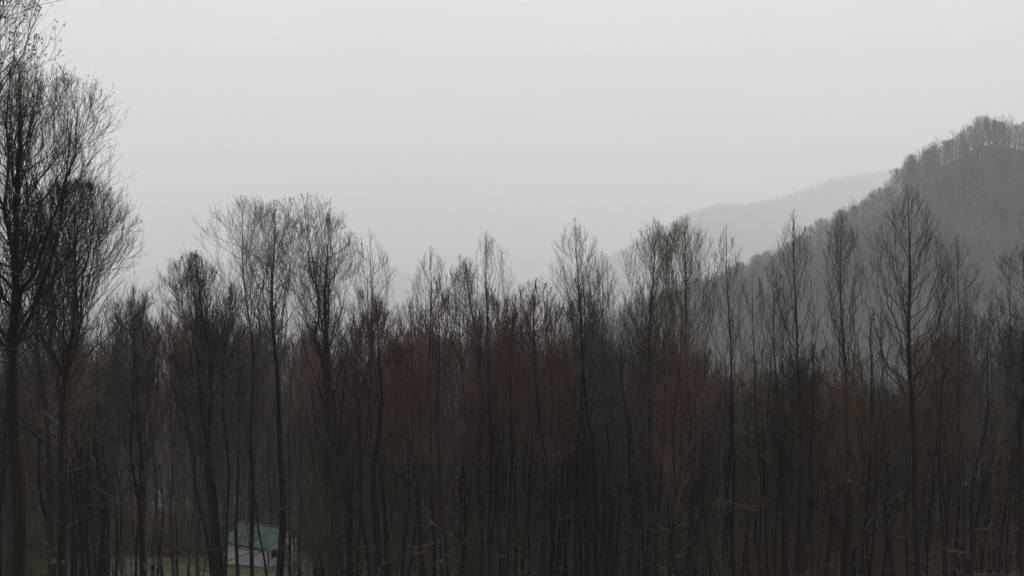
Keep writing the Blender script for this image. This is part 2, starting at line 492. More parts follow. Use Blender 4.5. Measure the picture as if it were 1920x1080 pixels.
def leaf_quads(C, size, rng, per=2):
    C = np.repeat(C, per, axis=0) + rng.normal(size=(len(C) * per, 3)) * size * 0.6
    N = len(C)
    a = rng.normal(size=(N, 3)); a /= np.linalg.norm(a, axis=1, keepdims=True)
    b = rot_perp(a, rng)
    c = np.cross(a, b)
    L = size * rng.uniform(0.6, 1.3, (N, 1)); w = L * 0.45; h = L * 0.12
    V = np.stack([C - a * L, C - b * w + c * h, C + a * L, C + b * w + c * h], 1).reshape(-1, 3)
    i = (np.arange(N) * 4)[:, None]
    ac = Acc()
    ac.add(V, [np.concatenate([i + np.array([[0, 1, 2]]), i + np.array([[0, 2, 3]])])])
    return ac

def plant_tree(name, label, group, base, tr, cr, bd, bark, twig, budm):
    e = empty(name, base)
    tag(e, label, "tree", group)
    obj("trunk", tr.mesh("trunk", True), BARK[bark], e)
    c = obj("crown", cr.mesh("crown"), TWIG[twig], e)
    if bd is not None:
        obj("buds", bd.mesh("buds"), budm, c)
    return e

# hero trees:  tx, ty = top pixel; bx = trunk pixel on the frame's bottom row; D = distance; w = crown width px; cb = crown base pixel row
HEROES = [
 dict(tx=-165, ty=-300, bx=-150, D=26, w=590, cb=330, r=0.24, shape='round', n1=70, n2=9, n3=6, n4=2, tw=0.006, bark='dark', twig='dark', buds=7000, bs=0.046, bm='g', steep=0.5, seed=101,
      short="the corner tree", label="near tree outside the frame, its green-budded branches reaching into the top left corner"),
 dict(tx=35, ty=120, bx=28, D=40, w=390, cb=560, r=0.33, shape='round', n1=46, n2=9, n3=6, n4=3, tw=0.0075, bark='dark', twig='dark', buds=2600, bs=0.035, bm='g', leaders=4, steep=1.0, seed=102,
      short="the giant left-edge tree", label="tallest spreading tree at the left edge, thick dark trunk, fine buds on its crown"),
 dict(tx=140, ty=345, bx=118, D=46, w=290, cb=690, r=0.23, shape='round', n1=56, n2=10, n3=7, n4=3, tw=0.0085, bark='dark', twig='dark', buds=0, leaders=5, steep=0.9, seed=103,
      short="the dense dark crown", label="dense dark rounded tree before the giant left-edge tree, crown a thicket of twigs"),
 dict(tx=75, ty=420, bx=92, D=50, w=230, cb=740, r=0.20, shape='round', n1=40, n2=9, n3=6, n4=3, tw=0.0085, bark='olive', twig='dark', buds=0, steep=1.0, seed=104,
      short="the half-hidden dark tree", label="dark tree half hidden behind the giant left-edge trunk, lower than the dense crown beside it"),
 dict(tx=250, ty=535, bx=268, D=58, w=170, cb=800, r=0.19, shape='broom', n1=44, n2=8, n3=6, n4=2, tw=0.0085, bark='olive', twig='red', seed=105, steep=2.2,
      short="the reddish broom tree", label="reddish broom-shaped tree with upswept twigs, between the dense dark crown and grey fan crown"),
 dict(tx=358, ty=478, bx=412, D=56, w=175, cb=660, r=0.20, shape='broom', n1=42, n2=9, n3=6, n4=3, tw=0.008, bark='dark', twig='dark', seed=106, steep=1.3, leaders=3,
      short="the grey fan crown", label="fan-crowned dark tree whose leaning trunk reaches the ground just left of the green-roofed shed"),
 dict(tx=455, ty=374, bx=478, D=62, w=150, cb=600, r=0.15, shape='round', n1=40, n2=8, n3=6, n4=3, tw=0.0075, bark='dark', twig='grey', buds=2200, bs=0.032, bm='p', seed=107, steep=1.4, leaders=2,
      short="the clump's pale left crown", label="pale-tipped tree, leftmost crown of the tall clump standing over the shed"),
 dict(tx=515, ty=380, bx=525, D=64, w=115, cb=610, r=0.27, shape='round', n1=32, n2=7, n3=6, n4=3, tw=0.0075, bark='dark', twig='grey', buds=1500, bs=0.032, bm='p', seed=108, steep=1.9,
      short="the clump's middle crown", label="straight middle tree of the tall clump, trunk passing the shed's gable corner"),
 dict(tx=568, ty=368, bx=640, D=60, w=140, cb=590, r=0.15, shape='round', n1=40, n2=8, n3=6, n4=3, tw=0.0075, bark='olive', twig='grey', buds=1800, bs=0.032, bm='p', seed=109, steep=1.4, leaders=2, bow=0.3,
      short="the clump's highest crown", label="highest crown in the tall clump over the shed, its thin trunk leaning left"),
 dict(tx=615, ty=412, bx=622, D=52, w=165, cb=680, r=0.27, shape='round', n1=34, n2=8, n3=6, n4=3, tw=0.0075, bark='olive', twig='dark', buds=1400, bs=0.030, bm='p', seed=110, leaders=3, steep=0.9,
      short="the stout clump tree", label="stout-trunked spreading tree on the right of the tall clump, side boughs reaching out low"),
 dict(tx=693, ty=430, bx=705, D=62, w=105, cb=690, r=0.13, shape='spire', n1=30, n2=6, n3=4, n4=2, tw=0.0075, bark='dark', twig='dark', seed=111, steep=2.0,
      short="the wispy spire", label="thin wispy pointed tree standing alone just right of the tall clump"),
 dict(tx=806, ty=463, bx=812, D=62, w=110, cb=700, r=0.14, shape='spire', n1=34, n2=7, n3=5, n4=2, tw=0.0075, bark='dark', twig='grey', seed=112, steep=2.0,
      short="the small pointed tree", label="small pointed pale-twigged tree between the wispy spire and the airy double-topped crown"),
 dict(tx=768, ty=560, bx=790, D=60, w=110, cb=740, r=0.13, shape='broom', n1=34, n2=7, n3=5, n4=2, tw=0.0085, bark='brown', twig='red', seed=113, steep=2.2,
      short="the low red tree", label="low red-twigged tree tucked in front of the small pointed tree"),
 dict(tx=912, ty=434, bx=920, D=62, w=125, cb=680, r=0.16, shape='spire', n1=34, n2=7, n3=5, n4=2, tw=0.0075, bark='dark', twig='grey', seed=114, steep=1.7, leaders=2,
      short="the airy crown", label="airy tree with twin upright tops, tallest left of the hazy gap"),
 dict(tx=862, ty=478, bx=872, D=66, w=75, cb=690, r=0.11, shape='spire', n1=28, n2=6, n3=5, n4=2, tw=0.008, bark='brown', twig='red', seed=115, steep=2.2,
      short="the airy crown's slim neighbour", label="slim upright tree hugging the left side of the airy twin-topped crown"),
 dict(tx=975, ty=540, bx=965, D=64, w=110, cb=760, r=0.13, shape='broom', n1=38, n2=8, n3=6, n4=2, tw=0.0085, bark='brown', twig='red', seed=116, steep=2.0,
      short="the bushy brown top", label="bushy brown-topped tree in the low dip between the airy crown and steeple tree"),
 dict(tx=1078, ty=408, bx=1122, D=60, w=135, cb=690, r=0.16, shape='spire', n1=42, n2=8, n3=5, n4=2, tw=0.0075, bark='dark', twig='grey', seed=117, steep=2.2,
      short="the steeple tree", label="steeple-like tree with one sharp high tip, right of the hazy gap"),
 dict(tx=1128, ty=470, bx=1146, D=63, w=85, cb=700, r=0.13, shape='spire', n1=34, n2=7, n3=5, n4=2, tw=0.008, bark='dark', twig='dark', seed=118, steep=2.3,
      short="the steeple's neighbour", label="lower narrow tree pressed against the right side of the steeple tree"),
 dict(tx=1228, ty=416, bx=1212, D=60, w=120, cb=720, r=0.17, shape='broom', n1=46, n2=8, n3=6, n4=3, tw=0.0078, bark='olive', twig='olive', buds=1300, bs=0.032, bm='g', seed=119, steep=1.9,
      short="the olive dome's left half", label="olive-tinted tree forming the left half of the broad domed crown"),
 dict(tx=1285, ty=408, bx=1296, D=62, w=120, cb=700, r=0.16, shape='broom', n1=46, n2=8, n3=6, n4=3, tw=0.0078, bark='olive', twig='olive', buds=1300, bs=0.032, bm='g', seed=120, steep=1.8,
      short="the olive dome", label="olive-tinted tree forming the right half of the broad domed crown"),
 dict(tx=1362, ty=422, bx=1378, D=62, w=85, cb=660, r=0.13, shape='spire', n1=28, n2=6, n3=4, n4=2, tw=0.0075, bark='dark', twig='dark', seed=121, steep=1.9,
      short="the narrow open tree", label="narrow open tree with clear sky through it, just right of the domed crown"),
 dict(tx=1412, ty=505, bx=1425, D=60, w=90, cb=700, r=0.11, shape='spire', n1=26, n2=6, n3=4, n4=2, tw=0.008, bark='brown', twig='red', seed=122, steep=1.9,
      short="the short reddish tree", label="short reddish tree filling the gap right of the narrow open tree"),
 dict(tx=1488, ty=393, bx=1502, D=60, w=100, cb=680, r=0.15, shape='spire', n1=38, n2=7, n3=5, n4=2, tw=0.0078, bark='dark', twig='dark', seed=123, steep=2.1,
      short="the sharp-tipped tree", label="sharp-tipped dark tree against the foot of the misty hill"),
 dict(tx=1448, ty=480, bx=1470, D=64, w=70, cb=690, r=0.10, shape='spire', n1=28, n2=6, n3=4, n4=2, tw=0.008, bark='dark', twig='dark', seed=124, steep=2.1,
      short="the sharp tip's thin neighbour", label="thin lower tree leaning on the left flank of the sharp-tipped dark tree"),
 dict(tx=1578, ty=402, bx=1592, D=60, w=100, cb=660, r=0.15, shape='broom', n1=38, n2=7, n3=5, n4=2, tw=0.0078, bark='olive', twig='olive', buds=700, bs=0.03, bm='g', seed=125, steep=2.0,
      short="the flat-topped olive tree", label="flat-topped olive tree between the sharp-tipped tree and the great egg-shaped crown"),
 dict(tx=1702, ty=345, bx=1718, D=54, w=175, cb=670, r=0.21, shape='spire', n1=44, n2=8, n3=5, n4=2, tw=0.0078, bark='dark', twig='dark', buds=700, bs=0.03, bm='g', seed=126, steep=1.7,
      short="the great egg-shaped crown", label="great egg-shaped bare tree with clear herringbone boughs in front of the misty hill"),
 dict(tx=1795, ty=440, bx=1808, D=60, w=105, cb=680, r=0.14, shape='spire', n1=34, n2=7, n3=4, n4=2, tw=0.0078, bark='olive', twig='dark', buds=700, bs=0.03, bm='g', seed=127, steep=1.9,
      short="the forked tree", label="dark tree standing at the right shoulder of the great egg-shaped crown"),
 dict(tx=1652, ty=560, bx=1668, D=66, w=75, cb=720, r=0.09, shape='spire', n1=22, n2=5, n3=4, n4=2, tw=0.008, bark='dark', twig='dark', seed=128, steep=1.3,
      short="the little tree", label="little open tree low under the left side of the great egg-shaped crown"),
 dict(tx=1918, ty=462, bx=1925, D=52, w=150, cb=740, r=0.19, shape='round', n1=38, n2=8, n3=5, n4=2, tw=0.0078, bark='dark', twig='dark', seed=129, steep=1.3, leaders=2,
      short="the right-edge tree", label="dark forking tree cut by the right edge of the frame"),
 # thin stems that cross the shed
 dict(tx=448, ty=600, bx=446, D=74, w=110, cb=800, r=0.15, shape='spire', n1=28, n2=6, n3=4, n4=2, tw=0.009, bark='dark', twig='red', seed=130, steep=2.2,
      short="the stem on the shed's far end", label="dark straight stem crossing the far left end of the green-roofed shed"),
 dict(tx=455, ty=640, bx=474, D=78, w=100, cb=860, r=0.09, shape='spire', n1=18, n2=5, n3=4, n4=2, tw=0.009, bark='dark', twig='dark', seed=131, steep=2.2,
      short="the thin stem", label="thin dark stem leaning across the middle of the shed's green roof"),
 dict(tx=452, ty=700, bx=497, D=72, w=100, cb=880, r=0.095, shape='spire', n1=18, n2=5, n3=4, n4=2, tw=0.009, bark='dark', twig='dark', seed=132, steep=2.2,
      short="the leaning stem", label="thin stem slanting down right across the shed's white wall near its corner"),
 dict(tx=548, ty=590, bx=541, D=84, w=95, cb=800, r=0.13, shape='spire', n1=26, n2=6, n3=5, n4=2, tw=0.009, bark='olive', twig='red', seed=136, steep=2.2,
      short="the stem on the shed's gable", label="lichened stem standing before the shed's right gable end"),
 dict(tx=566, ty=620, bx=562, D=88, w=95, cb=830, r=0.10, shape='spire', n1=26, n2=6, n3=5, n4=2, tw=0.009, bark='dark', twig='dark', seed=137, steep=2.2,
      short="the stem right of the shed", label="dark slim stem at the right-hand edge of the shed's gable wall"),
 dict(tx=330, ty=640, bx=395, D=64, w=110, cb=880, r=0.13, shape='spire', n1=22, n2=6, n3=4, n4=2, tw=0.009, bark='dark', twig='dark', seed=133, steep=2.0,
      short="the twin stem", label="dark leaning stem paired with the fan-crowned tree, left of the shed"),
 dict(tx=205, ty=600, bx=218, D=70, w=90, cb=800, r=0.12, shape='spire', n1=26, n2=6, n3=4, n4=2, tw=0.009, bark='dark', twig='dark', seed=134, steep=2.0,
      short="the straight pole tree", label="straight black pole-like tree rising from the mossy clearing left of the shed"),
 dict(tx=345, ty=905, bx=330, D=92, w=90, cb=1000, r=0.07, shape='round', n1=16, n2=5, n3=4, n4=0, tw=0.010, bark='dark', twig='dark', seed=135, steep=1.0,
      short="the small clearing tree", label="small low forking tree alone in the mossy clearing left of the shed"),
]
BM = {'g': BUD_GREEN, 'p': BUD_PALE}
for h in HEROES:
    sd_ = h['seed']
    h['n1'] = int(h['n1'] * (0.42 if h.get('leaders') else 0.75)); h['n2'] -= 2 if h.get('leaders') else 1
    h['n3'] = max(3, h['n3'] - (1 if sd_ == 103 else 2)); h['n4'] = max(1, h['n4'] - 1)
    if sd_ == 102: h['n1'] = 26; h['n2'] = 9; h['n3'] = 4; h['n4'] = 2
    if sd_ == 101: h['n1'] = 44; h['n2'] = 8; h['n3'] = 5; h['n4'] = 3
    if sd_ == 103: h['n1'] = 22; h['n3'] = 5; h['w'] = 320
    if sd_ in (107, 108, 109): h['w'] *= 1.32; h['n1'] = int(h['n1'] * 1.2)
    if 111 <= sd_ <= 129: h['w'] *= 1.15
    if sd_ == 106: h['n1'] = 14; h['leaders'] = 2; h['w'] = 190
    if sd_ == 110: h['n1'] = 10; h['leaders'] = 2
    if h['shape'] == 'spire' and 111 <= sd_ <= 129: h['n1'] = int(h['n1'] * 1.15); h['n3'] = 4; h['n4'] = 0
    if sd_ not in (101, 135): h['cb'] += 70
    h['tw'] *= 0.8
    D = h['D']
    top = at(h['tx'], h['ty'], D); low = at(h['bx'], 1080, D)
    dv = (low - top); s = 1.0
    for _ in range(12):
        b = top + dv * s
        s += (b[2] - zg1(b[0], D)) / -dv[2]
    b = top + dv * s; b[1] = D; b[2] = zg1(b[0], D)
    H = top[2] - b[2]
    cbz = (at(h['tx'], h['cb'], D)[2] - b[2]) / H
    tr, cr, bd = grow(h['seed'], H, (top[0] - b[0], 0.0), R=h['w'] / 2 * D / F, cb=max(0.2, cbz), r0=h['r'], shape=h['shape'], n1=h['n1'], n2=h['n2'], n3=h['n3'], n4=h['n4'],
                      steep=h.get('steep'), wob=0.12 + 0.10 * (h['shape'] == 'round'), twig=h['tw'], stubs=5, leaders=h.get('leaders', 0), buds=h.get('buds', 0), budsize=h.get('bs', 0.03), bow=h.get('bow', 0))
    plant_tree("bare_tree", h['label'], "tall trees along the skyline", tuple(b), tr, cr, bd, h['bark'], h['twig'], BM[h.get('bm', 'p')])

# ------------- the crowded wood behind and below them: prototypes, then copies
PROTO = []
for k in range(9):
    shp = ['spire', 'broom', 'spire', 'broom', 'spire', 'round', 'spire', 'broom', 'spire'][k]
    tr, cr, bd = grow(200 + k, 20.0, (RNG.normal() * 0.15, RNG.normal() * 0.15), R=[2.2, 2.5, 1.9, 2.9, 2.5, 2.7, 2.0, 2.2, 2.7][k], cb=[0.42, 0.38, 0.5, 0.36, 0.45, 0.42, 0.35, 0.45, 0.40][k],
                      r0=0.15, shape=shp, n1=28, n2=6, n3=4, n4=1, steep=[2.0, 2.2, 2.4, 1.7, 1.7, 1.2, 2.2, 2.4, 1.9][k], wob=0.2, twig=0.0095, stubs=8, buds=1100, budsize=0.035)
    ring = np.concatenate(tr.V).reshape(-1, 9, 3); mid_ = ring.mean(1, keepdims=True)
    trunks = []
    for gg in (0.72, 1.0, 1.45):
        trunks.append(mesh_from("trunk", (mid_ + (ring - mid_) * gg).reshape(-1, 3), [np.concatenate(f) for f in tr.F.values()], True))
    PROTO.append((trunks, cr.mesh("crown"), bd.mesh("buds")))

TOPX = [-100, 0, 200, 300, 420, 540, 700, 780, 900, 1000, 1060, 1180, 1300, 1400, 1500, 1620, 1700, 1790, 1860, 2020]
TOPY = [620, 600, 575, 520, 560, 600, 615, 560, 560, 545, 570, 560, 590, 630, 650, 670, 680, 600, 580, 580]
SHED = at(500, 1060, 120)
mass = []
rng = np.random.default_rng(7)
cand = []
for yy in np.arange(54, 150, 5.0):
    half = 0.50 * yy + 4
    nx = int(2 * half / 5.1)
    for i in range(nx):
        x = -half + 2 * half * (i + rng.uniform(0.1, 0.9)) / nx
        y = yy + rng.uniform(-2.2, 2.2)
        cand.append((x, y))
for x, y in cand:
    p = px_of(x, y)
    if (math.hypot(x - SHED[0], y - SHED[1]) < 12) or (412 < p < 583 and y < 127) or (200 < p < 400 and 96 < y < 130):
        continue
    line = np.interp(p, TOPX, TOPY)
    back = (y - 54) / 80
    py = line + rng.uniform(-12, 60) + (0 if 350 < p < 620 else 110) * max(0, back) * rng.uniform(0.5, 1.0)
    if y < 78 and rng.random() < 0.4: py = line - rng.uniform(5, 75)
    z = zg1(x, y)
    H = at(p, py, y)[2] - z
    H = min(max(H, 11.0), 31.0 if 380 < p < 610 else 25.0)
    if H < 9: continue
    mass.append((x, y, z, H))
for _ in range(26):           # the far side of the clearing, behind the shed
    y = rng.uniform(129, 150); p = rng.uniform(300, 640); x = at(p, 500, y)[0]; z = zg1(x, y)
    py = np.interp(p, TOPX, TOPY) + rng.uniform(0, 80)
    mass.append((x, y, z, min(at(p, py, y)[2] - z, 31.0)))
mass.sort(key=lambda m: m[1])
print("MASS", len(mass))
core = [m for m in mass if 330 < px_of(m[0], m[1]) < 640]
rest = [m for m in mass if m not in core]
mass = core + rest[:262 - len(core)]
print('CORE', len(core))
LAND = sorted([(h['bx'], h['short']) for h in HEROES if h['ty'] < 560 and h['bx'] > -50])
for i, (x, y, z, H) in enumerate(mass):
    p = px_of(x, y)
    k = int(rng.integers(0, 9))
    u = rng.random()
    if p > 1380:
        tw = 'rust' if u < 0.26 else 'red' if u < 0.54 else 'olive' if u < 0.85 else 'dark'
    elif p < 240:
        tw = 'dark' if u < 0.5 else 'olive' if u < 0.8 else 'red'
    else:
        tw = 'red' if u < 0.66 else 'dark' if u < 0.76 else 'olive' if u < 0.9 else 'rust'
    bk = ['dark', 'olive', 'brown', 'dark'][int(rng.integers(0, 4))]
    g = int(rng.choice([0, 1, 2], p=[0.4, 0.4, 0.2]))
    lx, ly = rng.normal(size=2) * 0.045
    lean = "left-leaning" if ly < -0.035 else "right-leaning" if ly > 0.035 else "upright"
    girth = ("slender", "middling", "sturdy")[g]
    j = min(range(len(LAND)), key=lambda q: abs(LAND[q][0] - p))
    side = "left of" if p < LAND[j][0] else "right of"
    rank = "front" if y < 75 else "middle" if y < 100 else "back"
    cn = {'red': 'red-brown', 'dark': 'dark', 'olive': 'olive', 'rust': 'rust-brown'}[tw]
    lab = f"{girth} {lean} tree, {cn} twigs, {rank} rank {side} {LAND[j][1]}"
    e = empty("bare_tree", (x, y, z))
    e.rotation_euler = (lx, ly, rng.uniform(0, 6.28))
    ws = rng.uniform(0.8, 1.2)
    tag(e, lab, "tree", "crowded bare trees of the wooded slope")
    spin = rng.uniform(0, 6.28)
    a, b, c = PROTO[k]
    t = obj("trunk", a[g], BARK[bk], e); t.scale = (ws, ws, H / 20); t.rotation_euler = (0, 0, spin)
    cr = obj("crown", b, TWIG[tw], e); cr.scale = (ws, ws, H / 20); cr.rotation_euler = (0, 0, spin)
    bdm = {'red': BUD_RED, 'rust': LEAF_RUST, 'olive': BUD_PALE, 'dark': None}[tw]
    if bdm is not None:
        obj("buds", c, bdm, cr)

# ------------- simple trees merged into woods nobody could count
def simple_tree(seed, H, R, n1, n2, n3, tw, r0=0.16, cb=0.4, steep=1.6, S=3):
    rng = np.random.default_rng(seed)
    ac = Acc()
    t = np.linspace(0, 1, 7)
    P0 = np.stack([0.25 * np.sin(t * 5 + seed), 0.25 * np.cos(t * 4 + seed) - 0.25, t * H], -1)[None]
    R0 = (r0 * (1 - t) ** 0.8 + tw)[None]
    ac.tubes(P0, R0, 5)
    s = (np.arange(n1) + rng.uniform(0, 1, n1)) / n1
    e = np.sin(np.pi * (0.12 + 0.86 * s) ** 0.8) ** 0.6
    lat = R * e * rng.uniform(0.5, 1, n1)
    zt = (cb + (1 - cb) * s) * H; zs = np.clip(zt - lat * steep - 0.3, cb * H * 0.7, H * 0.97)
    az = np.arange(n1) * 2.4 + rng.normal(size=n1) * 0.3
    A = np.stack([np.interp(zs / H, t, P0[0, :, 0]), np.interp(zs / H, t, P0[0, :, 1]), zs], -1)
    B = np.stack([np.cos(az) * lat, np.sin(az) * lat, zt], -1)
    M = A * 0.5 + B * 0.5; M[:, :2] *= 1.25; M[:, 2] -= 0.12 * (zt - zs)
    P1 = np.stack([A, M, B], 1)
    R1 = np.stack([np.full(n1, tw * 2.6), np.full(n1, tw * 1.9), np.full(n1, tw)], 1)
    ac.tubes(P1, R1, S)
    P2, R2 = spawn(P1, R1, n2, 0.2, lambda L, tt: L * 0.5 * (1.1 - 0.5 * tt), 0.6, 0.25, 0.6, 3 if n3 else 2, rng, tw)
    ac.tubes(P2, R2, S)
    if n3:
        P3, R3 = spawn(P2, R2, n3, 0.2, lambda L, tt: L * 0.5, 0.6, 0.25, 0.8, 2, rng, tw)
        ac.tubes(P3, R3, S)
    return np.concatenate(ac.V), {k: np.concatenate(v) for k, v in ac.F.items()}

def scatter(name, protos, pts, hs, ws, seed, mat, label):
    rng = np.random.default_rng(seed)
    which = rng.integers(0, len(protos), len(pts)); th = rng.uniform(0, 6.28, len(pts))
    ac = Acc()
    for k, (V, Fd) in enumerate(protos):
        i = np.where(which == k)[0]
        if not len(i): continue
        c, s_ = np.cos(th[i])[:, None], np.sin(th[i])[:, None]
        x = (V[None, :, 0] * c - V[None, :, 1] * s_) * ws[i][:, None] + pts[i, 0:1]
        y = (V[None, :, 0] * s_ + V[None, :, 1] * c) * ws[i][:, None] + pts[i, 1:2]
        z = V[None, :, 2] * hs[i][:, None] + pts[i, 2:3]
        off = (np.arange(len(i)) * len(V))[:, None, None]
        ac.add(np.stack([x, y, z], -1).reshape(-1, 3), [(f[None] + off).reshape(-1, f.shape[1]) for f in Fd.values()])
    o = obj(name, ac.mesh(name), mat)
    tag(o, label, "woodland", kind="stuff")
    return o

rng = np.random.default_rng(21)
# back of the slope, 125-330 m away
pr = [simple_tree(300 + k, 1.0 * 20, 2.8, 22, 6, 4, 0.014, cb=0.33) for k in range(5)]
n = 900
y = 118 + 210 * rng.random(n) ** 1.25; x = (rng.random(n) - 0.5) * (1.06 * y + 16)
p = px_of(x, y)
keep = ~((p > 180) & (p < 600) & (y < 140))
x, y = x[keep], y[keep]
pts = np.stack([x, y, zg(x, y) - 0.3], -1)
scatter("woods", pr, pts, rng.uniform(0.8, 1.2, len(pts)), rng.uniform(0.9, 1.3, len(pts)), 1, TWIG['dark'], "dim wood filling the lower slope behind the nearer trees")
# valley floor
n = 900
y = 330 + 260 * rng.random(n); x = -0.1 * y + rng.random(n) * (0.75 * y)
pr2 = [simple_tree(320 + k, 24, 4.2, 18, 5, 0, 0.035, cb=0.3) for k in range(4)]
pts = np.stack([x, y, zg(x, y) - 0.3], -1)
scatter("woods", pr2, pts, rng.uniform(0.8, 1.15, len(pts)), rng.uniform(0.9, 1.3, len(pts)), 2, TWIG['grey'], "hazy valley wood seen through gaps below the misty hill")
# saplings
pr = [simple_tree(340 + k, 8.0, 1.0, 12, 4, 2, 0.007, r0=0.05, cb=0.35, steep=2.4) for k in range(6)]
n = 1500
y = 62 + 70 * rng.random(n); x = (rng.random(n) - 0.5) * (1.02 * y + 6)
p = px_of(x, y)
keep = ~((p > 385) & (p < 590) & (rng.random(n) < np.where(p > 538, 0.45, 0.97))) & ~((p > 190) & (p < 410) & ((y > 86) | (rng.random(n) < 0.6))) & (np.hypot(x - SHED[0], y - SHED[1]) > 11)
x, y = x[keep], y[keep]; p = p[keep]
pts = np.stack([x, y, zg(x, y) - 0.1], -1)
hs = rng.uniform(0.4, 1.9, len(pts))
wm = p > 1380
scatter("undergrowth", pr, pts[~wm], hs[~wm], rng.uniform(0.8, 1.4, (~wm).sum()), 3, TWIG['olive'], "thin grey-green saplings crowding between the lower trunks")
scatter("undergrowth", pr, pts[wm], hs[wm], rng.uniform(0.8, 1.4, wm.sum()), 4, TWIG['rust'], "rust-brown saplings crowding under the trees at the lower right")

# taller dark whips standing through the wood
pr = [simple_tree(345 + k, 13.0, 1.1, 14, 4, 2, 0.007, r0=0.085, cb=0.5, steep=2.6) for k in range(6)]
n = 520
y = 56 + 60 * rng.random(n); x = (rng.random(n) - 0.5) * (1.0 * y + 6)
p = px_of(x, y)
keep = ~((p > 385) & (p < 590)) & ~((p > 190) & (p < 410) & ((y > 86) | (rng.random(n) < 0.6)))
pts = np.stack([x, y, zg(x, y) - 0.1], -1)[keep]
scatter("undergrowth", pr, pts, rng.uniform(0.7, 1.35, len(pts)), rng.uniform(0.8, 1.3, len(pts)), 8, BARK['dark'], "slim dark whips standing between the bigger trunks")

# brush behind the clearing
pr = [simple_tree(420 + k, 3.6, 1.3, 14, 5, 2, 0.008, r0=0.03, cb=0.1, steep=1.4) for k in range(5)]
n = 1500
y = 131 + 45 * rng.random(n); x = rng.uniform(-0.45, -0.12, n) * y
pts = np.stack([x, y, zg(x, y) - 0.1], -1)
scatter("undergrowth", pr, pts, rng.uniform(0.6, 1.5, n), rng.uniform(0.9, 1.6, n), 9, TWIG['red'], "dark reddish brush on the bank behind the white shed")

# hill woods
pr = [simple_tree(360 + k, 26, 6.0, 20, 6, 0, 0.04, r0=0.2, cb=0.3, steep=1.0) for k in range(5)]
n = 3600
a = rng.uniform(at(900, 500, 800)[0] / 800, 0.60, n); a = np.arctan(a)
v = 0.60 + 0.42 * rng.random(n) ** 0.8
pts = surf1(a, v); pts[:, 2] -= 0.5
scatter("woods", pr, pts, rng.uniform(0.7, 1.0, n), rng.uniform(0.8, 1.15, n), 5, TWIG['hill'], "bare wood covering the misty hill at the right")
pr = [simple_tree(380 + k, 26, 8.0, 12, 3, 0, 0.14, r0=0.3, cb=0.2, steep=0.9) for k in range(3)]
n = 2600
a = rng.uniform(math.atan(at(1010, 500, 800)[0] / 800), lim2[1] - 0.2, n); v = 0.93 + 0.08 * rng.random(n)
pts = surf2(a, v)
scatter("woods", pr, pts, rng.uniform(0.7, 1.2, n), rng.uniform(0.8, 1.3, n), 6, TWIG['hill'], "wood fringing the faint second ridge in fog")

# trees one can tell apart along the hill's crest
crest = []
for k in range(3):
    tr, cr, bd = grow(400 + k, 26, (0.5, 0), R=[7.0, 6.0, 8.0][k], cb=0.34, r0=0.30, shape=['round', 'broom', 'round'][k], n1=30, n2=7, n3=4, n4=0, steep=0.9, twig=0.028, stubs=3, leaders=[2, 0, 3][k])
    crest.append((tr.mesh("trunk", True), cr.mesh("crown")))
NC = 44
for i in range(NC):
    px = 1225 + (1935 - 1225) * (i + rng.uniform(-0.3, 0.3)) / (NC - 1)
    az = math.atan(at(px, 300, 800)[0] / 800)
    q = surf1(np.array([az]), np.array([1.0 + rng.uniform(-0.02, 0.008)]))[0]
    k = int(rng.integers(0, 3))
    e = empty("crest_tree", (q[0], q[1], q[2] - 0.6)); e.rotation_euler = (0, rng.normal() * 0.04, rng.uniform(0, 6.28))
    sc = rng.uniform(0.68, 0.98)
    zone = ("on the highest knob of the hill" if px > 1835 else "on the crest left of the highest knob" if px > 1740 else "on the crest above the great egg-shaped crown" if px > 1650 else
            "on the crest over the flat-topped olive tree" if px > 1540 else "low on the crest behind the sharp-tipped tree" if px > 1430 else "on the low crest behind the narrow open tree" if px > 1320 else "at the crest's foot behind the domed crown")
    kind = ("hazy round-headed tree", "hazy upswept tree", "hazy wide-spreading tree")[k]
    size = "small " if sc < 0.76 else "large " if sc > 0.9 else ""
    tag(e, f"{size}{kind} {zone}", "tree", "hazy trees along the crest of the misty hill")
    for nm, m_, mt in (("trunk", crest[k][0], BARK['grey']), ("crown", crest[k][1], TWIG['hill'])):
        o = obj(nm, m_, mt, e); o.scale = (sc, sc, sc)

# ---------------------------------------------------------------- the green-roofed shed
def paint(name, col, rough=0.5, dirt=0.25):
    m, n, b = new_mat(name)
    nz, r = noise_ground(n, [tuple(c * (1 - dirt) for c in col), col], [0.35, 0.6], 1.4)
    n.links.new(r.outputs[0], b.inputs['Base Color'])
    b.inputs['Roughness'].default_value = rough
    return m
M_WALL = paint("white siding", (0.74, 0.74, 0.70), 0.7, 0.3)
M_ROOF = paint("green roof metal", (0.062, 0.122, 0.090), 0.5, 0.45)
M_TRIM = paint("dark trim", (0.015, 0.03, 0.03), 0.6)
M_DOOR = paint("grey door", (0.20, 0.21, 0.20), 0.6)
M_GLASS = paint("dark pane", (0.02, 0.022, 0.025), 0.15)

cor = at(503, 1068, 120)
yaw = math.radians(30)
L_, W_, HW, RS = 6.2, 4.8, 2.25, 1.6       # long side, gable side, wall height, roof rise
ux = np.array([-math.cos(yaw), math.sin(yaw)]); uy = np.array([math.sin(yaw), math.cos(yaw)])
gz = zg1(cor[0], cor[1]) - 0.05
shed = empty("garden_shed", (cor[0], cor[1], gz))
shed.rotation_euler = (0, 0, math.atan2(uy[1], uy[0]) - math.pi / 2 )
tag(shed, "small white shed with a green metal gable roof, seen through the trunks at bottom left", "shed")
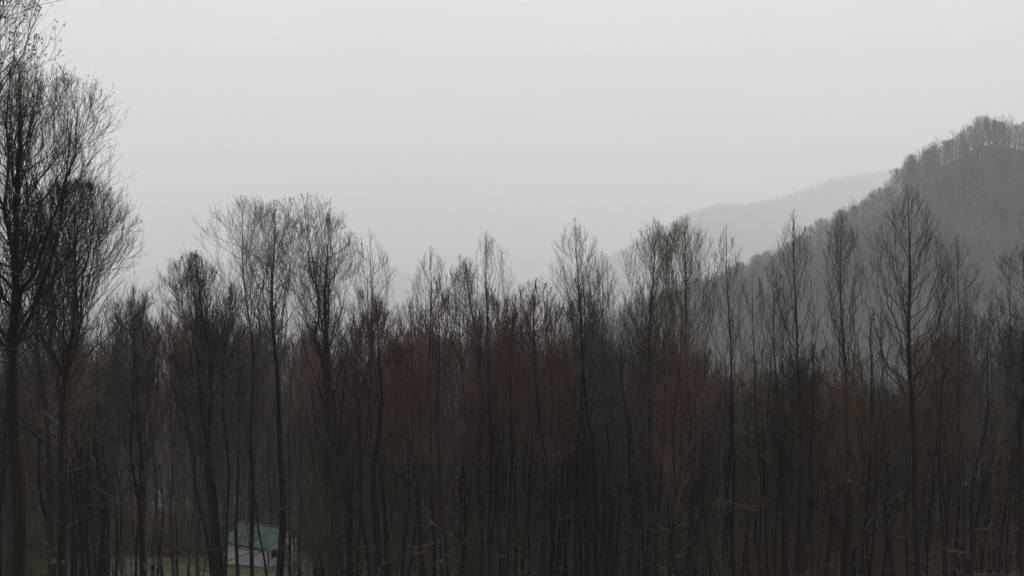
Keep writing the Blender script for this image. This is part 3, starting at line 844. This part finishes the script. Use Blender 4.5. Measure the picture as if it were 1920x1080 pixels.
# local frame: -x runs along the long wall away from the near corner, +y along the gable wall
w = Acc()
prof = np.array([[0, -0.6], [W_, -0.6], [W_, HW], [W_ / 2, HW + RS], [0, HW]])
Vn = np.array([[0, a_, b_] for a_, b_ in prof] + [[-L_, a_, b_] for a_, b_ in prof])
w.add(Vn, [np.array([[0, 1, 2, 3, 4]]), np.array([[9, 8, 7, 6, 5]]), np.array([[5, 0, 4, 9], [1, 6, 7, 2], [5, 6, 1, 0]])])
for k in range(1, 16):                        # battens of the siding
    w.box((-L_ * k / 16, -0.012, HW / 2 - 0.1), (0.035, 0.024, HW - 0.1))
obj("wall", w.mesh("wall"), M_WALL, shed)
rf = Acc()
ov, og, th = 0.28, 0.25, 0.06
sl = RS / (W_ / 2)
for sgn in (-1, 1):
    y0 = W_ / 2; y1 = W_ / 2 + sgn * (W_ / 2 + ov)
    z0 = HW + RS + 0.05; z1 = z0 - sl * (W_ / 2 + ov)
    q = []
    for xx in (og, -L_ - og):
        q += [[xx, y0, z0], [xx, y1, z1], [xx, y1, z1 + th], [xx, y0, z0 + th]]
    rf.add(q, [np.array([[0, 1, 2, 3], [7, 6, 5, 4], [0, 4, 5, 1], [1, 5, 6, 2], [2, 6, 7, 3]])])
    nr = 14
    for k in range(nr + 1):                   # raised seams
        xx = og - 0.04 - (L_ + 2 * og - 0.08) * k / nr
        q = []
        for dx in (-0.02, 0.02):
            q += [[xx + dx, y0, z0 + th - 0.01], [xx + dx, y1, z1 + th - 0.01], [xx + dx, y1, z1 + th + 0.035], [xx + dx, y0, z0 + th + 0.035]]
        rf.add(q, [np.array([[0, 1, 2, 3], [7, 6, 5, 4], [1, 5, 6, 2], [2, 6, 7, 3]])])
roof = obj("roof", rf.mesh("roof"), M_ROOF, shed)
rc = Acc(); rc.box((-L_ / 2, W_ / 2, HW + RS + 0.13), (L_ + 2 * og + 0.02, 0.26, 0.06)); obj("ridge_cap", rc.mesh("ridge_cap"), M_TRIM, roof)
tb = Acc()
for c_ in ((0.02, -0.03), (-L_ - 0.02, -0.03), (0.02, W_ + 0.03)):
    tb.box((c_[0], c_[1], HW / 2 - 0.05), (0.11, 0.11, HW))
obj("corner_trim", tb.mesh("corner_trim"), M_TRIM, shed)
fa = Acc(); fa.box((-L_ / 2, -ov - 0.02, HW - sl * ov + 0.06), (L_ + 2 * og, 0.04, 0.13)); obj("fascia", fa.mesh("fascia"), M_TRIM, shed)
dr = Acc(); dr.box((0.03, W_ * 0.56, 0.95), (0.07, 1.2, 2.0)); door = obj("door", dr.mesh("door"), M_DOOR, shed)
hd = Acc(); hd.box((0.09, W_ * 0.56 - 0.5, 0.95), (0.05, 0.05, 0.16)); obj("handle", hd.mesh("handle"), M_TRIM, door)
wf = Acc()
yc, zc, ww, hh = 0.95, 1.45, 0.8, 0.8
for dy, dz, sy, sz in ((0, hh / 2, ww + 0.1, 0.08), (0, -hh / 2, ww + 0.1, 0.08), (-ww / 2, 0, 0.08, hh - 0.08), (ww / 2, 0, 0.08, hh - 0.08)):
    wf.box((0.03, yc + dy, zc + dz), (0.06, sy, sz))
win = obj("window", wf.mesh("window"), M_TRIM, shed)
pn = Acc(); pn.box((0.012, yc, zc), (0.03, ww - 0.08, hh - 0.08)); obj("pane", pn.mesh("pane"), M_GLASS, win)

# mossy clearing by the shed
m_lawn, n_, b_ = new_mat("mossy turf")
nz, r = noise_ground(n_, [(0.034, 0.021, 0.013), (0.042, 0.038, 0.014), (0.085, 0.090, 0.022)], [0.40, 0.52, 0.70], 0.30)
n_.links.new(r.outputs[0], b_.inputs['Base Color'])
rr = np.random.default_rng(5)
th_ = np.linspace(0, 2 * np.pi, 90, endpoint=False)
er = 1 + 0.12 * np.sin(3 * th_ + 1) + 0.08 * np.sin(7 * th_) + 0.05 * np.sin(13 * th_ + 2)
rad = np.linspace(0.02, 1, 14)
gx_ = -32 + 22 * (rad[:, None] * er[None]) * np.cos(th_)[None]
gy_ = 118 + 13.5 * (rad[:, None] * er[None]) * np.sin(th_)[None]
V = np.stack([gx_, gy_, zg(gx_, gy_) + 0.06], -1).reshape(-1, 3)
i_ = (np.arange(13) * 90)[:, None] + np.arange(90)[None]; j_ = (np.arange(13) * 90)[:, None] + (np.arange(90)[None] + 1) % 90
lawn = obj("lawn", mesh_from("lawn", V, [np.stack([i_, i_ + 90, j_ + 90, j_], -1).reshape(-1, 4)], True), m_lawn)
tag(lawn, "mossy yellow-green clearing around the white shed", kind="structure")
# tufts
ac = Acc(); n = 9000
t_ = rr.uniform(0, 6.28, n); q_ = np.sqrt(rr.random(n)) * 0.98
bx_ = -32 + 22 * q_ * np.cos(t_); by_ = 118 + 13 * q_ * np.sin(t_)
lx_ = (bx_ - shed.location[0]); ly_ = (by_ - shed.location[1])
ok = ~((lx_ > -7) & (lx_ < 4.5) & (ly_ > -1) & (ly_ < 9))
bx_, by_ = bx_[ok], by_[ok]; n = len(bx_)
B = np.stack([bx_, by_, zg(bx_, by_) + 0.04], -1)
dr_ = rr.normal(size=(n, 3)) * 0.06; dr_[:, 2] = rr.uniform(0.06, 0.2, n)
sd = rr.normal(size=(n, 3)) * 0.02; sd[:, 2] = 0
V = np.stack([B - sd, B + sd, B + dr_], 1).reshape(-1, 3)
ac.add(V, [(np.arange(n) * 3)[:, None] + np.array([[0, 1, 2]])])
tag(obj("grass", ac.mesh("grass"), leaf_mat("grass blades", (0.05, 0.052, 0.016), (0.11, 0.11, 0.036))), "short tufts of grass in the clearing by the shed", "grass", kind="stuff")

# low shrubs with the first yellow-green leaves
SHR = [(655, 1062, 70, "young shrub with yellow-green leaves at the frame's bottom, right of the shed"),
       (695, 1052, 74, "taller yellow-green leafing shrub just right of its twin near the shed"),
       (1240, 1078, 66, "low yellow-green shrub under the olive domed crown at the frame's bottom"),
       (168, 1010, 88, "pale-leaved sapling among dark trunks left of the mossy clearing"),
       (1290, 1052, 80, "small sparse-leaved shrub right of the low shrub below the domed crown")]
for k, (px, py, D, lab) in enumerate(SHR):
    tp = at(px, py - 14, D); z = zg1(tp[0], D); H = max(tp[2] - z, 1.2)
    tr, cr, bd = grow(500 + k, H, (0.1, 0), R=min(1.3, 0.5 * H), cb=0.35 if H < 4 else 0.75, r0=0.03 + 0.004 * H, shape='round', n1=12, n2=4, n3=2, n4=0, steep=1.0, twig=0.006, stubs=0, wob=0.08, buds=[60, 50, 70, 30, 30][k], budsize=0.075)
    e = empty("leafing_shrub", (tp[0], D, z)); tag(e, lab, "shrub", "shrubs with fresh yellow-green leaves")
    obj("trunk", tr.mesh("trunk", True), BARK['brown'], e); c = obj("crown", cr.mesh("crown"), TWIG['olive'], e)
    obj("leaves", bd.mesh("leaves"), LEAF_YELLOW if k != 3 else BUD_PALE, c)

# two things of one look get told apart by their order in depth or along the crest
ORD = ["first", "second", "third", "fourth", "fifth", "sixth", "seventh", "eighth", "ninth"]
def tell_apart(prefix):
    by = {}
    for o in COL.objects:
        if o.parent is None and o.name.startswith(prefix): by.setdefault(o["label"], []).append(o)
    for lab, os_ in by.items():
        if len(os_) < 2: continue
        if prefix == "bare_tree":
            os_.sort(key=lambda o: o.location.y)
            if len(os_) == 2:
                os_[0]["label"] = "nearer " + lab; os_[1]["label"] = "farther " + lab
            else:
                for o, w_ in zip(os_, ORD): o["label"] = (w_ + "-nearest " + lab).replace("first-nearest", "nearest")
        else:
            os_.sort(key=lambda o: o.location.x / o.location.y)
            for o, w_ in zip(os_, ORD): o["label"] = lab + ", " + w_ + " from left"
tell_apart("bare_tree"); tell_apart("crest_tree")

# ---------------------------------------------------------------- the foggy air
hz = Acc(); hz.box((0, 14000, 361), (64400, 50000, 1580))
m_hz = bpy.data.materials.new("mist"); m_hz.use_nodes = True
n_ = m_hz.node_tree; n_.nodes.clear()
pv = n_.nodes.new("ShaderNodeVolumePrincipled"); oo = n_.nodes.new("ShaderNodeOutputMaterial")
pv.inputs['Color'].default_value = (0.985, 0.99, 1.0, 1)
pv.inputs['Density'].default_value = 0.00025
pv.inputs['Anisotropy'].default_value = 0.0
pv.inputs['Density Attribute'].default_value = ""
n_.links.new(pv.outputs[0], oo.inputs['Volume'])
m_hz.cycles.homogeneous_volume = True
tag(obj("haze", hz.mesh("haze"), m_hz), "thin even mist hanging over the slope and valley", kind="stuff")
